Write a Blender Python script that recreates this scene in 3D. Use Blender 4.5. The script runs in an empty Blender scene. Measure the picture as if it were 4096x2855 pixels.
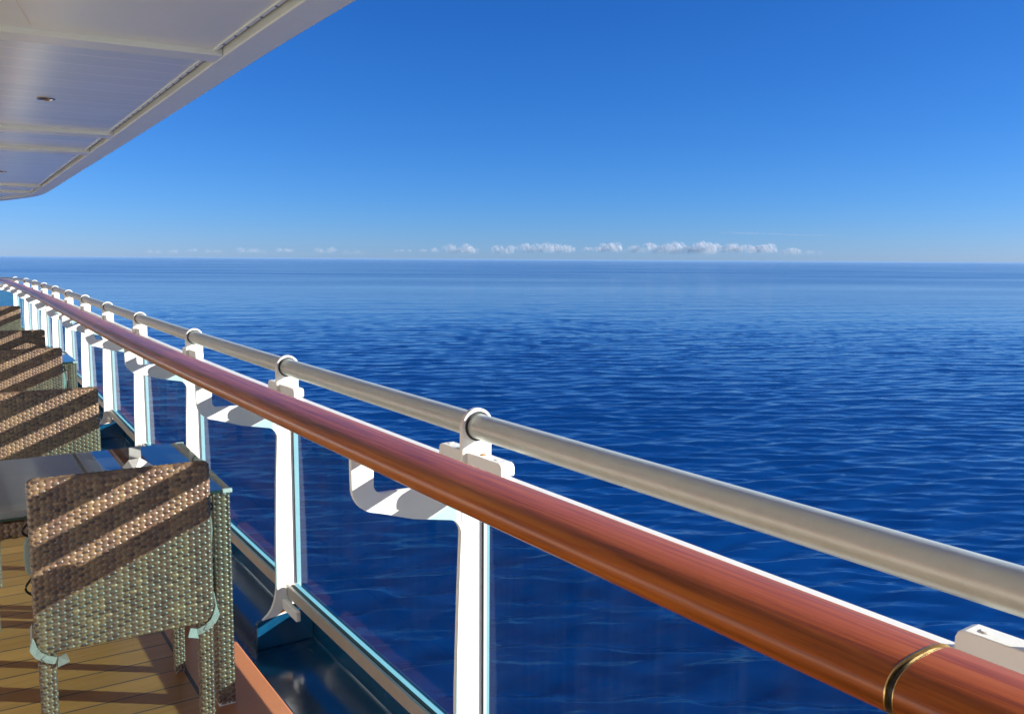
import bpy, bmesh, math, random
import numpy as np
from mathutils import Matrix, Vector

scene = bpy.context.scene
R = math.radians
random.seed(7)
rng = np.random.default_rng(7)

# ---------------------------------------------------------------- camera, sky, sun, exposure
EYE = Vector((0.0, 0.0, 1.45))
cam_data = bpy.data.cameras.new("camera")
cam_data.lens = 29.88
cam_data.sensor_width = 36.0
cam_data.clip_start = 0.05
cam_data.clip_end = 200000.0
cam = bpy.data.objects.new("camera", cam_data)
scene.collection.objects.link(cam)
cr = Vector((0.818844, -0.573983, 0.006208))
cu = Vector((0.060327, 0.096807, 0.993473))
cf = Vector((0.570838, 0.813125, -0.113897))
cam.matrix_world = Matrix(((cr.x, cu.x, -cf.x, EYE.x), (cr.y, cu.y, -cf.y, EYE.y),
                           (cr.z, cu.z, -cf.z, EYE.z), (0, 0, 0, 1)))
scene.camera = cam

SUN_DIR = Vector((1.0, -0.80, 0.44)).normalized()
SUN_EL = math.asin(SUN_DIR.z)
SUN_ROT = math.atan2(SUN_DIR.x, SUN_DIR.y)          # clockwise from +Y

EXPOSURE = 1.85
SKY_GRADE = ((1.52, 0.66), (1.05, 0.73), (0.86, 1.16))
world = bpy.data.worlds.new("World")
scene.world = world
world.use_nodes = True
wn = world.node_tree
wn.nodes.clear()
sky = wn.nodes.new("ShaderNodeTexSky")
sky.sky_type = 'NISHITA'
sky.sun_disc = False
sky.sun_elevation = SUN_EL
sky.sun_rotation = SUN_ROT
sky.altitude = 0
sky.air_density = 0.8
sky.dust_density = 0.08
sky.ozone_density = 4.0
# grade of the sky's own colour: deep saturated blue overhead, pale blue at the horizon
ssep = wn.nodes.new("ShaderNodeSeparateColor")
scmb = wn.nodes.new("ShaderNodeCombineColor")
wn.links.new(sky.outputs[0], ssep.inputs[0])
for ch, (gam, gain) in enumerate(SKY_GRADE):
    pw_ = wn.nodes.new("ShaderNodeMath"); pw_.operation = 'POWER'; pw_.inputs[1].default_value = gam
    ml_ = wn.nodes.new("ShaderNodeMath"); ml_.operation = 'MULTIPLY'
    ml_.inputs[1].default_value = gain * 0.12 ** gam / 0.12 / 2 ** EXPOSURE
    wn.links.new(ssep.outputs[ch], pw_.inputs[0]); wn.links.new(pw_.outputs[0], ml_.inputs[0]); wn.links.new(ml_.outputs[0], scmb.inputs[ch])
bgn = wn.nodes.new("ShaderNodeBackground")
bgn.inputs['Strength'].default_value = 0.12
won = wn.nodes.new("ShaderNodeOutputWorld")
wn.links.new(scmb.outputs[0], bgn.inputs[0])
wn.links.new(bgn.outputs[0], won.inputs[0])

sun_data = bpy.data.lights.new("sun", 'SUN')
sun_data.energy = 3.0
sun_data.angle = R(0.53)
sun_data.color = (1.0, 0.96, 0.86)
sun = bpy.data.objects.new("sun", sun_data)
sun.rotation_euler = SUN_DIR.to_track_quat('Z', 'Y').to_euler()
sun.location = (20, -18, 30)
scene.collection.objects.link(sun)

scene.view_settings.view_transform = 'Standard'
scene.view_settings.look = 'None'
scene.view_settings.gamma = 1.0
scene.view_settings.exposure = EXPOSURE
scene.render.engine = 'CYCLES'
scene.cycles.max_bounces = 10
scene.cycles.diffuse_bounces = 4
scene.cycles.glossy_bounces = 4
scene.cycles.transparent_max_bounces = 48
scene.cycles.use_denoising = True
scene.cycles.sample_clamp_indirect = 6.0

# ---------------------------------------------------------------- helpers
COL = scene.collection


def tag(o, label=None, cat=None, group=None, kind=None):
    if label: o['label'] = label
    if cat: o['category'] = cat
    if group: o['group'] = group
    if kind: o['kind'] = kind
    return o


def empty(name, loc=(0, 0, 0), rz=0.0, label=None, cat=None, group=None):
    o = bpy.data.objects.new(name, None)
    o.location = loc
    o.rotation_euler = (0, 0, rz)
    o.empty_display_size = 0.1
    COL.objects.link(o)
    return tag(o, label, cat, group)


def link(name, me, mat, parent=None):
    o = bpy.data.objects.new(name, me)
    if mat is not None and len(me.materials) == 0:
        me.materials.append(mat)
    COL.objects.link(o)
    if parent is not None:
        o.parent = parent
    return o


class MB:
    """collects faces of one mesh"""
    def __init__(self):
        self.v, self.f, self.sm = [], [], []

    def add(self, vs, fs, smooth=False):
        b = len(self.v)
        self.v += [tuple(p) for p in vs]
        self.f += [tuple(i + b for i in q) for q in fs]
        self.sm += [smooth] * len(fs)

    def box(self, x0, x1, y0, y1, z0, z1, M=None):
        vs = [Vector((x, y, z)) for z in (z0, z1) for y in (y0, y1) for x in (x0, x1)]
        if M is not None: vs = [M @ p for p in vs]
        self.add(vs, [(0, 2, 3, 1), (4, 5, 7, 6), (0, 1, 5, 4), (2, 6, 7, 3), (0, 4, 6, 2), (1, 3, 7, 5)])

    def prism(self, poly, place, t0, t1):
        """poly: [(a,b)], place(a,b,t)->point; closed extrusion from t0 to t1"""
        n = len(poly)
        vs = [place(a, b, t0) for a, b in poly] + [place(a, b, t1) for a, b in poly]
        fs = [tuple(range(n)), tuple(range(2 * n - 1, n - 1, -1))]
        fs += [(i, i + n, (i + 1) % n + n, (i + 1) % n) for i in range(n)]
        self.add(vs, fs)

    def tube(self, pts, r, seg=12, closed_ends=True):
        rings = []
        for i, p in enumerate(pts):
            p = Vector(p)
            t = (Vector(pts[min(i + 1, len(pts) - 1)]) - Vector(pts[max(i - 1, 0)])).normalized()
            up = Vector((0, 0, 1)) if abs(t.z) < 0.9 else Vector((0, 1, 0))
            a = t.cross(up).normalized()
            b = a.cross(t)
            rr = r[i] if hasattr(r, '__len__') else r
            rings.append([p + (a * math.cos(k * 2 * math.pi / seg) + b * math.sin(k * 2 * math.pi / seg)) * rr for k in range(seg)])
        self.rings(rings, closed_ends)

    def rings(self, rings, caps=True, smooth=True):
        n = len(rings[0])
        vs = [p for r_ in rings for p in r_]
        fs = []
        for i in range(len(rings) - 1):
            for k in range(n):
                fs.append((i * n + k, (i + 1) * n + k, (i + 1) * n + (k + 1) % n, i * n + (k + 1) % n))
        self.add(vs, fs, smooth)
        if caps:
            self.add(rings[0], [tuple(range(n))])
            self.add(rings[-1], [tuple(range(n - 1, -1, -1))])

    def build(self, name, mat, parent=None, bevel=0.0, seg=2, angle=30):
        me = bpy.data.meshes.new(name)
        me.from_pydata([tuple(p) for p in self.v], [], self.f)
        me.polygons.foreach_set("use_smooth", self.sm)
        bm = bmesh.new()
        bm.from_mesh(me)
        bmesh.ops.remove_doubles(bm, verts=bm.verts, dist=1e-5)
        bmesh.ops.recalc_face_normals(bm, faces=bm.faces)
        if bevel > 0:
            es = [e for e in bm.edges if len(e.link_faces) == 2 and e.calc_face_angle(0) > R(angle)]
            bmesh.ops.bevel(bm, geom=es, offset=bevel, segments=seg, profile=0.5, affect='EDGES', clamp_overlap=True)
            for f in bm.faces: f.smooth = False
        bm.to_mesh(me)
        bm.free()
        if bevel <= 0 and any(self.sm):
            me.set_sharp_from_angle(angle=R(42))
        o = link(name, me, mat, parent)
        return o


def copy_tree(o, parent=None, skip=()):
    c = o.copy()
    COL.objects.link(c)
    if parent is not None:
        c.parent = parent
    for ch in list(o.children):
        if ch.name.split('.')[0] not in skip:
            copy_tree(ch, c, skip)
    return c


# ---------------------------------------------------------------- materials
def new_mat(name):
    m = bpy.data.materials.new(name)
    m.use_nodes = True
    nt = m.node_tree
    return m, nt, nt.nodes['Principled BSDF']


def N(nt, kind, **kw):
    n = nt.nodes.new(kind)
    for k, v in kw.items():
        if k in n.inputs.keys():
            n.inputs[k].default_value = v
        else:
            setattr(n, k, v)
    return n


def ramp(nt, stops):
    n = nt.nodes.new('ShaderNodeValToRGB')
    e = n.color_ramp.elements
    while len(e) < len(stops): e.new(0.5)
    for i, (p, c) in enumerate(stops):
        e[i].position = p
        e[i].color = c if len(c) == 4 else (*c, 1)
    return n


def aniso(nt, size, ang):
    tc = nt.nodes.new('ShaderNodeTexCoord')
    mp = nt.nodes.new('ShaderNodeMapping')
    mp.vector_type = 'TEXTURE'
    mp.inputs['Rotation'].default_value = (0, 0, ang)
    mp.inputs['Scale'].default_value = size
    nt.links.new(tc.outputs['Object'], mp.inputs['Vector'])
    return mp.outputs['Vector']


def objco(nt, scale=(1, 1, 1), rot=(0, 0, 0), loc=(0, 0, 0)):
    tc = nt.nodes.new('ShaderNodeTexCoord')
    mp = nt.nodes.new('ShaderNodeMapping')
    mp.inputs['Scale'].default_value = scale
    mp.inputs['Rotation'].default_value = rot
    mp.inputs['Location'].default_value = loc
    nt.links.new(tc.outputs['Object'], mp.inputs['Vector'])
    return mp.outputs['Vector']


def paint(name, col, rough=0.35, var=0.08, scale=6.0, bump=0.02, coat=0.0, bscale=60.0, spec=0.5, dirt=None, dirt_amt=0.0, dscale=9.0):
    m, nt, b = new_mat(name)
    v = objco(nt)
    n = N(nt, 'ShaderNodeTexNoise', Scale=scale, Detail=6.0, Roughness=0.6)
    nt.links.new(v, n.inputs['Vector'])
    r = ramp(nt, [(0.3, tuple(c * (1 - var) for c in col)), (0.7, tuple(min(1, c * (1 + var * 0.6)) for c in col))])
    nt.links.new(n.outputs['Fac'], r.inputs['Fac'])
    colout = r.outputs['Color']
    if dirt:
        n3 = N(nt, 'ShaderNodeTexNoise', Scale=dscale, Detail=8.0, Roughness=0.7)
        nt.links.new(v, n3.inputs['Vector'])
        rr = ramp(nt, [(0.60, (0, 0, 0)), (0.74, (dirt_amt,) * 3)])
        nt.links.new(n3.outputs['Fac'], rr.inputs['Fac'])
        mx = N(nt, 'ShaderNodeMix', data_type='RGBA')
        nt.links.new(rr.outputs['Color'], mx.inputs['Factor'])
        nt.links.new(colout, mx.inputs[6])
        mx.inputs[7].default_value = (*dirt, 1)
        colout = mx.outputs[2]
    nt.links.new(colout, b.inputs['Base Color'])
    b.inputs['Roughness'].default_value = rough
    b.inputs['Specular IOR Level'].default_value = spec
    b.inputs['Coat Weight'].default_value = coat
    b.inputs['Coat Roughness'].default_value = 0.08
    if bump:
        n2 = N(nt, 'ShaderNodeTexNoise', Scale=bscale, Detail=4.0)
        nt.links.new(v, n2.inputs['Vector'])
        bp = N(nt, 'ShaderNodeBump', Strength=bump * 10, Distance=0.002)
        nt.links.new(n2.outputs['Fac'], bp.inputs['Height'])
        nt.links.new(bp.outputs['Normal'], b.inputs['Normal'])
    return m


M = {}
M['white'] = paint('white_paint', (0.80, 0.80, 0.77), 0.32, 0.03, 4, 0.012, dirt=(0.45, 0.33, 0.2), dirt_amt=0.10, dscale=14)
M['rust'] = paint('rust', (0.62, 0.26, 0.05), 0.7, 0.4, 60, 0.05)
M['offwhite'] = paint('off_white_ceiling_paint', (0.84, 0.88, 0.80), 0.30, 0.04, 2, 0.006)
M['cream'] = paint('cream_paint', (0.80, 0.76, 0.62), 0.35, 0.04, 2, 0.01)
M['blue'] = paint('blue_deck_paint', (0.004, 0.060, 0.140), 0.14, 0.25, 5, 0.03, coat=0.3, bscale=35, dirt=(0.10, 0.13, 0.14), dirt_amt=0.22, dscale=22)
M['margin'] = paint('terracotta_deck_coating', (0.46, 0.175, 0.075), 0.42, 0.08, 5, 0.03, bscale=180, dirt=(0.62, 0.45, 0.34), dirt_amt=0.10, dscale=70)
M['black'] = paint('black_rubber', (0.012, 0.012, 0.013), 0.5, 0.1, 20, 0.02)
M['brass'] = paint('brass', (0.72, 0.50, 0.20), 0.32, 0.3, 40, 0.05)
M['brass'].node_tree.nodes['Principled BSDF'].inputs['Metallic'].default_value = 1.0
M['mint'] = paint('pale_green_webbing', (0.29, 0.285, 0.25), 0.6, 0.12, 60, 0.08, bscale=400)
M['cushion'] = paint('grey_green_cushion_cloth', (0.20, 0.25, 0.22), 0.85, 0.1, 30, 0.06, bscale=500)
M['cyan_edge'] = paint('pale_cyan_glazing_edge', (0.44, 0.58, 0.66), 0.25, 0.06, 20, 0.01)
M['paper'] = paint('white_paper', (0.82, 0.81, 0.78), 0.8, 0.03, 20, 0.05)
M['clear_foot'] = paint('pale_plastic', (0.62, 0.60, 0.56), 0.4, 0.05, 30, 0.0)


def mat_glow_edge():
    m, nt, b = new_mat('frosted_pane_edge')
    out = nt.nodes['Material Output']
    b.inputs['Base Color'].default_value = (0.30, 0.50, 0.62, 1)
    b.inputs['Roughness'].default_value = 0.3
    tl = N(nt, 'ShaderNodeBsdfTranslucent', Color=(0.32, 0.54, 0.68, 1))
    v = objco(nt)
    n = N(nt, 'ShaderNodeTexNoise', Scale=25.0, Detail=4.0)
    nt.links.new(v, n.inputs['Vector'])
    mr = N(nt, 'ShaderNodeMapRange'); mr.inputs['To Min'].default_value = 0.5; mr.inputs['To Max'].default_value = 0.7
    nt.links.new(n.outputs['Fac'], mr.inputs['Value'])
    mx = N(nt, 'ShaderNodeMixShader')
    nt.links.new(mr.outputs['Result'], mx.inputs['Fac'])
    nt.links.new(b.outputs[0], mx.inputs[1]); nt.links.new(tl.outputs[0], mx.inputs[2])
    nt.links.new(mx.outputs[0], out.inputs['Surface'])
    return m


M['pane_edge'] = mat_glow_edge()


def mat_metal(name, col, rough, metallic=1.0, stretch=(3, 3, 3), var=0.06):
    m, nt, b = new_mat(name)
    v = objco(nt, stretch)
    n = N(nt, 'ShaderNodeTexNoise', Scale=8.0, Detail=6.0, Roughness=0.65)
    nt.links.new(v, n.inputs['Vector'])
    r = ramp(nt, [(0.3, tuple(c * (1 - var) for c in col)), (0.75, tuple(min(1, c * (1 + var)) for c in col))])
    nt.links.new(n.outputs['Fac'], r.inputs['Fac'])
    nt.links.new(r.outputs['Color'], b.inputs['Base Color'])
    mr = N(nt, 'ShaderNodeMapRange')
    mr.inputs['To Min'].default_value = rough * 0.85
    mr.inputs['To Max'].default_value = rough * 1.2
    nt.links.new(n.outputs['Fac'], mr.inputs['Value'])
    nt.links.new(mr.outputs['Result'], b.inputs['Roughness'])
    b.inputs['Metallic'].default_value = metallic
    return m


M['tube'] = mat_metal('satin_grey_metal', (0.61, 0.67, 0.63), 0.40, 0.35)
M['railmetal'] = mat_metal('dull_aluminium', (0.50, 0.48, 0.43), 0.45, 0.6)
M['steel'] = mat_metal('polished_steel', (0.6, 0.58, 0.55), 0.2)


def mat_wood():
    m, nt, b = new_mat('varnished_mahogany')
    v = objco(nt, (95, 2.6, 95))
    n = N(nt, 'ShaderNodeTexNoise', Scale=1.0, Detail=8.0, Roughness=0.62, Distortion=0.4)
    nt.links.new(v, n.inputs['Vector'])
    v2 = objco(nt, (7, 0.5, 7))
    n2 = N(nt, 'ShaderNodeTexNoise', Scale=1.0, Detail=3.0)
    nt.links.new(v2, n2.inputs['Vector'])
    r = ramp(nt, [(0.28, (0.13, 0.024, 0.003)), (0.5, (0.33, 0.074, 0.006)), (0.72, (0.45, 0.130, 0.012))])
    mx = N(nt, 'ShaderNodeMath', operation='MULTIPLY_ADD')
    nt.links.new(n2.outputs['Fac'], mx.inputs[0])
    mx.inputs[1].default_value = 0.6
    ad = N(nt, 'ShaderNodeMath', operation='MULTIPLY')
    nt.links.new(n.outputs['Fac'], ad.inputs[0])
    ad.inputs[1].default_value = 0.9
    nt.links.new(ad.outputs[0], mx.inputs[2])
    sb = N(nt, 'ShaderNodeMath', operation='SUBTRACT')
    nt.links.new(mx.outputs[0], sb.inputs[0])
    sb.inputs[1].default_value = 0.25
    nt.links.new(sb.outputs[0], r.inputs['Fac'])
    nt.links.new(r.outputs['Color'], b.inputs['Base Color'])
    v3 = objco(nt, (30, 14, 30))
    n3 = N(nt, 'ShaderNodeTexNoise', Scale=1.0, Detail=6.0, Roughness=0.7)
    nt.links.new(v3, n3.inputs['Vector'])
    mr = N(nt, 'ShaderNodeMapRange')
    mr.inputs['To Min'].default_value = 0.14
    mr.inputs['To Max'].default_value = 0.28
    nt.links.new(n3.outputs['Fac'], mr.inputs['Value'])
    nt.links.new(mr.outputs['Result'], b.inputs['Coat Roughness'])
    b.inputs['Roughness'].default_value = 0.4
    b.inputs['Specular IOR Level'].default_value = 0.2
    b.inputs['Coat Weight'].default_value = 0.42
    b.inputs['Coat IOR'].default_value = 1.45
    bp = N(nt, 'ShaderNodeBump', Strength=0.12, Distance=0.0012)
    nt.links.new(n3.outputs['Fac'], bp.inputs['Height'])
    nt.links.new(bp.outputs['Normal'], b.inputs['Coat Normal'])
    return m


M['wood'] = mat_wood()


def mat_teak():
    m, nt, b = new_mat('teak_planking')
    tc = nt.nodes.new('ShaderNodeTexCoord')
    sep = nt.nodes.new('ShaderNodeSeparateXYZ')
    nt.links.new(tc.outputs['Object'], sep.inputs[0])
    # plank coordinate: y + 0.055 x, pitch 0.119
    a = N(nt, 'ShaderNodeMath', operation='MULTIPLY_ADD')
    nt.links.new(sep.outputs['X'], a.inputs[0]); a.inputs[1].default_value = 0.06
    nt.links.new(sep.outputs['Y'], a.inputs[2])
    d = N(nt, 'ShaderNodeMath', operation='MULTIPLY_ADD')
    nt.links.new(a.outputs[0], d.inputs[0]); d.inputs[1].default_value = 1 / 0.119
    d.inputs[2].default_value = -3.182 / 0.119 + 100
    fr = N(nt, 'ShaderNodeMath', operation='FRACT'); nt.links.new(d.outputs[0], fr.inputs[0])
    fl = N(nt, 'ShaderNodeMath', operation='FLOOR'); nt.links.new(d.outputs[0], fl.inputs[0])
    pp = N(nt, 'ShaderNodeMath', operation='PINGPONG'); nt.links.new(fr.outputs[0], pp.inputs[0]); pp.inputs[1].default_value = 0.5
    ln = N(nt, 'ShaderNodeMath', operation='LESS_THAN'); nt.links.new(pp.outputs[0], ln.inputs[0]); ln.inputs[1].default_value = 0.026
    wn_ = N(nt, 'ShaderNodeTexWhiteNoise', noise_dimensions='1D'); nt.links.new(fl.outputs[0], wn_.inputs['W'])
    v = objco(nt, (2.2, 55, 20))
    n = N(nt, 'ShaderNodeTexNoise', Scale=1.0, Detail=8.0, Roughness=0.6)
    nt.links.new(v, n.inputs['Vector'])
    r = ramp(nt, [(0.25, (0.30, 0.122, 0.030)), (0.75, (0.49, 0.208, 0.056))])
    av = N(nt, 'ShaderNodeMath', operation='MULTIPLY_ADD')
    nt.links.new(wn_.outputs['Value'], av.inputs[0]); av.inputs[1].default_value = 0.35
    s2 = N(nt, 'ShaderNodeMath', operation='MULTIPLY'); nt.links.new(n.outputs['Fac'], s2.inputs[0]); s2.inputs[1].default_value = 0.65
    nt.links.new(s2.outputs[0], av.inputs[2])
    nt.links.new(av.outputs[0], r.inputs['Fac'])
    sp = N(nt, 'ShaderNodeTexNoise', Scale=160.0, Detail=2.0)
    spv = objco(nt); nt.links.new(spv, sp.inputs['Vector'])
    spr = ramp(nt, [(0.72, (0, 0, 0)), (0.78, (0.6, 0.6, 0.6))]); nt.links.new(sp.outputs['Fac'], spr.inputs['Fac'])
    mxs = N(nt, 'ShaderNodeMix', data_type='RGBA')
    nt.links.new(spr.outputs['Color'], mxs.inputs['Factor'])
    nt.links.new(r.outputs['Color'], mxs.inputs[6]); mxs.inputs[7].default_value = (0.55, 0.45, 0.33, 1)
    mx = N(nt, 'ShaderNodeMix', data_type='RGBA')
    nt.links.new(ln.outputs[0], mx.inputs['Factor'])
    nt.links.new(mxs.outputs[2], mx.inputs[6]); mx.inputs[7].default_value = (0.022, 0.024, 0.03, 1)
    nt.links.new(mx.outputs[2], b.inputs['Base Color'])
    b.inputs['Roughness'].default_value = 0.42
    bp = N(nt, 'ShaderNodeBump', Strength=0.25, Distance=0.001)
    nt.links.new(n.outputs['Fac'], bp.inputs['Height'])
    nt.links.new(bp.outputs['Normal'], b.inputs['Normal'])
    return m


M['teak'] = mat_teak()


def mat_caulk():
    return paint('dark_caulk', (0.022, 0.025, 0.032), 0.5, 0.1, 30, 0.02)


M['caulk'] = mat_caulk()


def mat_pane():
    m, nt, b = new_mat('tinted_pane')
    nt.nodes.remove(b)
    out = nt.nodes['Material Output']
    tr = N(nt, 'ShaderNodeBsdfTransparent')
    # streaks of dried salt, thin and vertical
    v = objco(nt, (40, 40, 1.2))
    n = N(nt, 'ShaderNodeTexNoise', Scale=1.0, Detail=6.0, Roughness=0.65)
    nt.links.new(v, n.inputs['Vector'])
    r = ramp(nt, [(0.45, (0.0, 0.0, 0.0)), (0.85, (0.05, 0.05, 0.05))])
    nt.links.new(n.outputs['Fac'], r.inputs['Fac'])
    tr.inputs['Color'].default_value = (0.36, 0.62, 0.64, 1)
    df = N(nt, 'ShaderNodeBsdfDiffuse', Color=(0.45, 0.62, 0.66, 1))
    mx0 = N(nt, 'ShaderNodeMixShader')
    nt.links.new(r.outputs['Color'], mx0.inputs['Fac'])
    nt.links.new(tr.outputs[0], mx0.inputs[1])
    nt.links.new(df.outputs[0], mx0.inputs[2])
    gl = N(nt, 'ShaderNodeBsdfGlossy', Roughness=0.0)
    gl.inputs['Color'].default_value = (0.95, 0.98, 1, 1)
    # Schlick reflectance of a thin pane, the same from both sides
    ge = N(nt, 'ShaderNodeNewGeometry')
    dt = N(nt, 'ShaderNodeVectorMath', operation='DOT_PRODUCT')
    nt.links.new(ge.outputs['Normal'], dt.inputs[0]); nt.links.new(ge.outputs['Incoming'], dt.inputs[1])
    ab = N(nt, 'ShaderNodeMath', operation='ABSOLUTE'); nt.links.new(dt.outputs['Value'], ab.inputs[0])
    om = N(nt, 'ShaderNodeMath', operation='SUBTRACT'); om.inputs[0].default_value = 1.0; nt.links.new(ab.outputs[0], om.inputs[1])
    pw = N(nt, 'ShaderNodeMath', operation='POWER'); nt.links.new(om.outputs[0], pw.inputs[0]); pw.inputs[1].default_value = 5.0
    fr = N(nt, 'ShaderNodeMath', operation='MULTIPLY_ADD'); nt.links.new(pw.outputs[0], fr.inputs[0]); fr.inputs[1].default_value = 0.32; fr.inputs[2].default_value = 0.009
    mx = N(nt, 'ShaderNodeMixShader')
    nt.links.new(fr.outputs[0], mx.inputs['Fac'])
    nt.links.new(mx0.outputs[0], mx.inputs[1])
    nt.links.new(gl.outputs[0], mx.inputs[2])
    nt.links.new(mx.outputs[0], out.inputs['Surface'])
    return m


M['pane'] = mat_pane()


def mat_table_glass():
    m, nt, b = new_mat('smoked_table_glass')
    v = objco(nt)
    n = N(nt, 'ShaderNodeTexNoise', Scale=18.0, Detail=8.0, Roughness=0.7)
    nt.links.new(v, n.inputs['Vector'])
    mr = N(nt, 'ShaderNodeMapRange')
    mr.inputs['From Min'].default_value = 0.45
    mr.inputs['From Max'].default_value = 0.8
    mr.inputs['To Min'].default_value = 0.02
    mr.inputs['To Max'].default_value = 0.10
    nt.links.new(n.outputs['Fac'], mr.inputs['Value'])
    nt.links.new(mr.outputs['Result'], b.inputs['Roughness'])
    b.inputs['Base Color'].default_value = (0.035, 0.045, 0.045, 1)
    b.inputs['IOR'].default_value = 2.4
    b.inputs['Specular Tint'].default_value = (0.95, 1, 1, 1)
    return m


M['tglass'] = mat_table_glass()
M['tedge'] = paint('green_glass_edge', (0.01, 0.06, 0.055), 0.1, 0.1, 20, 0.0)


def mat_wicker():
    m, nt, b = new_mat('woven_rattan')
    at = N(nt, 'ShaderNodeAttribute', attribute_name='strand_and_gap_shade')
    v = objco(nt, (140, 140, 140))
    n = N(nt, 'ShaderNodeTexNoise', Scale=1.0, Detail=3.0)
    nt.links.new(v, n.inputs['Vector'])
    hs = N(nt, 'ShaderNodeHueSaturation')
    mr = N(nt, 'ShaderNodeMapRange')
    mr.inputs['To Min'].default_value = 0.8
    mr.inputs['To Max'].default_value = 1.2
    nt.links.new(n.outputs['Fac'], mr.inputs['Value'])
    nt.links.new(mr.outputs['Result'], hs.inputs['Value'])
    nt.links.new(at.outputs['Color'], hs.inputs['Color'])
    nt.links.new(hs.outputs['Color'], b.inputs['Base Color'])
    b.inputs['Roughness'].default_value = 0.36
    b.inputs['Specular IOR Level'].default_value = 0.65
    return m


M['wicker'] = mat_wicker()

# ---------------------------------------------------------------- sea
SEA_Z = -24.0


def build_sea():
    th = np.concatenate([np.linspace(R(34), R(0.55), 1000)[:-1], np.geomspace(R(0.55), R(0.037), 90)])
    rad = -(SEA_Z - EYE.z) / np.tan(th)
    rad = np.concatenate([[4.0, 12.0, 22.0], rad])
    fine = np.linspace(R(-3), R(74), 1150)
    coarse = np.linspace(R(74), R(357), 150)[1:-1]
    az = np.concatenate([fine, coarse])
    na, nr = len(az), len(rad)
    X = rad[:, None] * np.sin(az)[None, :]
    Y = rad[:, None] * np.cos(az)[None, :]
    cell = np.gradient(rad)[:, None] * np.ones((1, na))
    daz = np.gradient(az)
    cell2 = rad[:, None] * daz[None, :]
    cell2[:, len(fine):] = rad[:, None] * R(1.9)
    cell = np.maximum(cell * 0.8, cell2)
    r2 = np.random.default_rng(11)
    Z = np.zeros_like(X)
    lam = np.exp(r2.uniform(np.log(0.9), np.log(45), 130))
    main = R(28)                                          # heading of the wave train
    patch = 1.0 + 0.20 * np.sin(X * 0.011 + Y * 0.017 + 1.0 + 1.3 * np.sin(X * 0.006 - Y * 0.004)) \
        + 0.16 * np.sin(X * 0.019 - Y * 0.013 + 2.0 * np.sin(Y * 0.008))
    for l in lam:
        spread = 0.30 if l < 8 else 0.25
        t = main + r2.normal(0, spread)
        k = 2 * math.pi / l
        slope = 0.031 * math.exp(-(math.log(l / 3.9) ** 2) / (2 * 0.62 ** 2)) + 0.002
        amp = slope / k * r2.uniform(0.6, 1.4)
        att = np.exp(-(1.25 * cell / l) ** 2)
        ph = k * (X * math.sin(t) + Y * math.cos(t)) + r2.uniform(0, 6.28)
        w = np.sin(ph + 0.35 * np.sin(ph))
        Z += amp * att * w * (patch if l < 8 else 1.0)
    Z[:6] = 0
    V = np.stack([X, Y, SEA_Z + Z], -1).reshape(-1, 3)
    i = np.arange(nr - 1)[:, None]
    j = np.arange(na)[None, :]
    jn = (j + 1) % na
    F = np.stack([i * na + j + 0 * jn, i * na + jn + 0 * j, (i + 1) * na + jn + 0 * j, (i + 1) * na + j + 0 * jn], -1).reshape(-1, 4)
    me = bpy.data.meshes.new('sea')
    fast_mesh(me, V, F)
    return me


def fast_mesh(me, V, F, smooth=True):
    nv, nf = len(V), len(F)
    me.vertices.add(nv)
    me.vertices.foreach_set('co', V.astype(np.float32).ravel())
    me.loops.add(nf * 4)
    me.loops.foreach_set('vertex_index', F.astype(np.int32).ravel())
    me.polygons.add(nf)
    me.polygons.foreach_set('loop_start', np.arange(0, nf * 4, 4, dtype=np.int32))
    me.polygons.foreach_set('loop_total', np.full(nf, 4, np.int32))
    me.update(calc_edges=True)
    me.polygons.foreach_set('use_smooth', np.full(nf, smooth))
    me.validate()


def mat_sea():
    m, nt, b = new_mat('sea_water')
    tc = nt.nodes.new('ShaderNodeTexCoord')
    ln = N(nt, 'ShaderNodeVectorMath', operation='LENGTH')
    nt.links.new(tc.outputs['Object'], ln.inputs[0])
    mr = N(nt, 'ShaderNodeMapRange')
    mr.inputs['From Min'].default_value = 60
    mr.inputs['From Max'].default_value = 1500
    mr.inputs['To Min'].default_value = 0.035
    mr.inputs['To Max'].default_value = 0.15
    nt.links.new(ln.outputs['Value'], mr.inputs['Value'])
    # wind patches
    vp = aniso(nt, (170, 620, 100), R(55))
    npz = N(nt, 'ShaderNodeTexNoise', Scale=1.0, Detail=4.0, Roughness=0.55)
    nt.links.new(vp, npz.inputs['Vector'])
    pr = N(nt, 'ShaderNodeMapRange')
    pr.inputs['From Min'].default_value = 0.35
    pr.inputs['From Max'].default_value = 0.68
    pr.inputs['To Min'].default_value = 0.75
    pr.inputs['To Max'].default_value = 1.4
    nt.links.new(npz.outputs['Fac'], pr.inputs['Value'])
    mm = N(nt, 'ShaderNodeMath', operation='MULTIPLY')
    nt.links.new(mr.outputs['Result'], mm.inputs[0])
    nt.links.new(pr.outputs['Result'], mm.inputs[1])
    nt.links.new(mm.outputs[0], b.inputs['Roughness'])
    v = aniso(nt, (0.55, 1.9, 1), R(60))
    n1 = N(nt, 'ShaderNodeTexNoise', Scale=1.0, Detail=3.0, Roughness=0.5, Distortion=0.4)
    nt.links.new(v, n1.inputs['Vector'])
    bs = N(nt, 'ShaderNodeMath', operation='MULTIPLY'); bs.inputs[1].default_value = 0.22
    nt.links.new(pr.outputs['Result'], bs.inputs[0])
    bp = N(nt, 'ShaderNodeBump', Distance=0.10)
    nt.links.new(bs.outputs[0], bp.inputs['Strength'])
    nt.links.new(n1.outputs['Fac'], bp.inputs['Height'])
    nt.links.new(bp.outputs['Normal'], b.inputs['Normal'])
    b.inputs['Base Color'].default_value = (0.0010, 0.034, 0.150, 1)
    b.inputs['IOR'].default_value = 1.333
    return m


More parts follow.
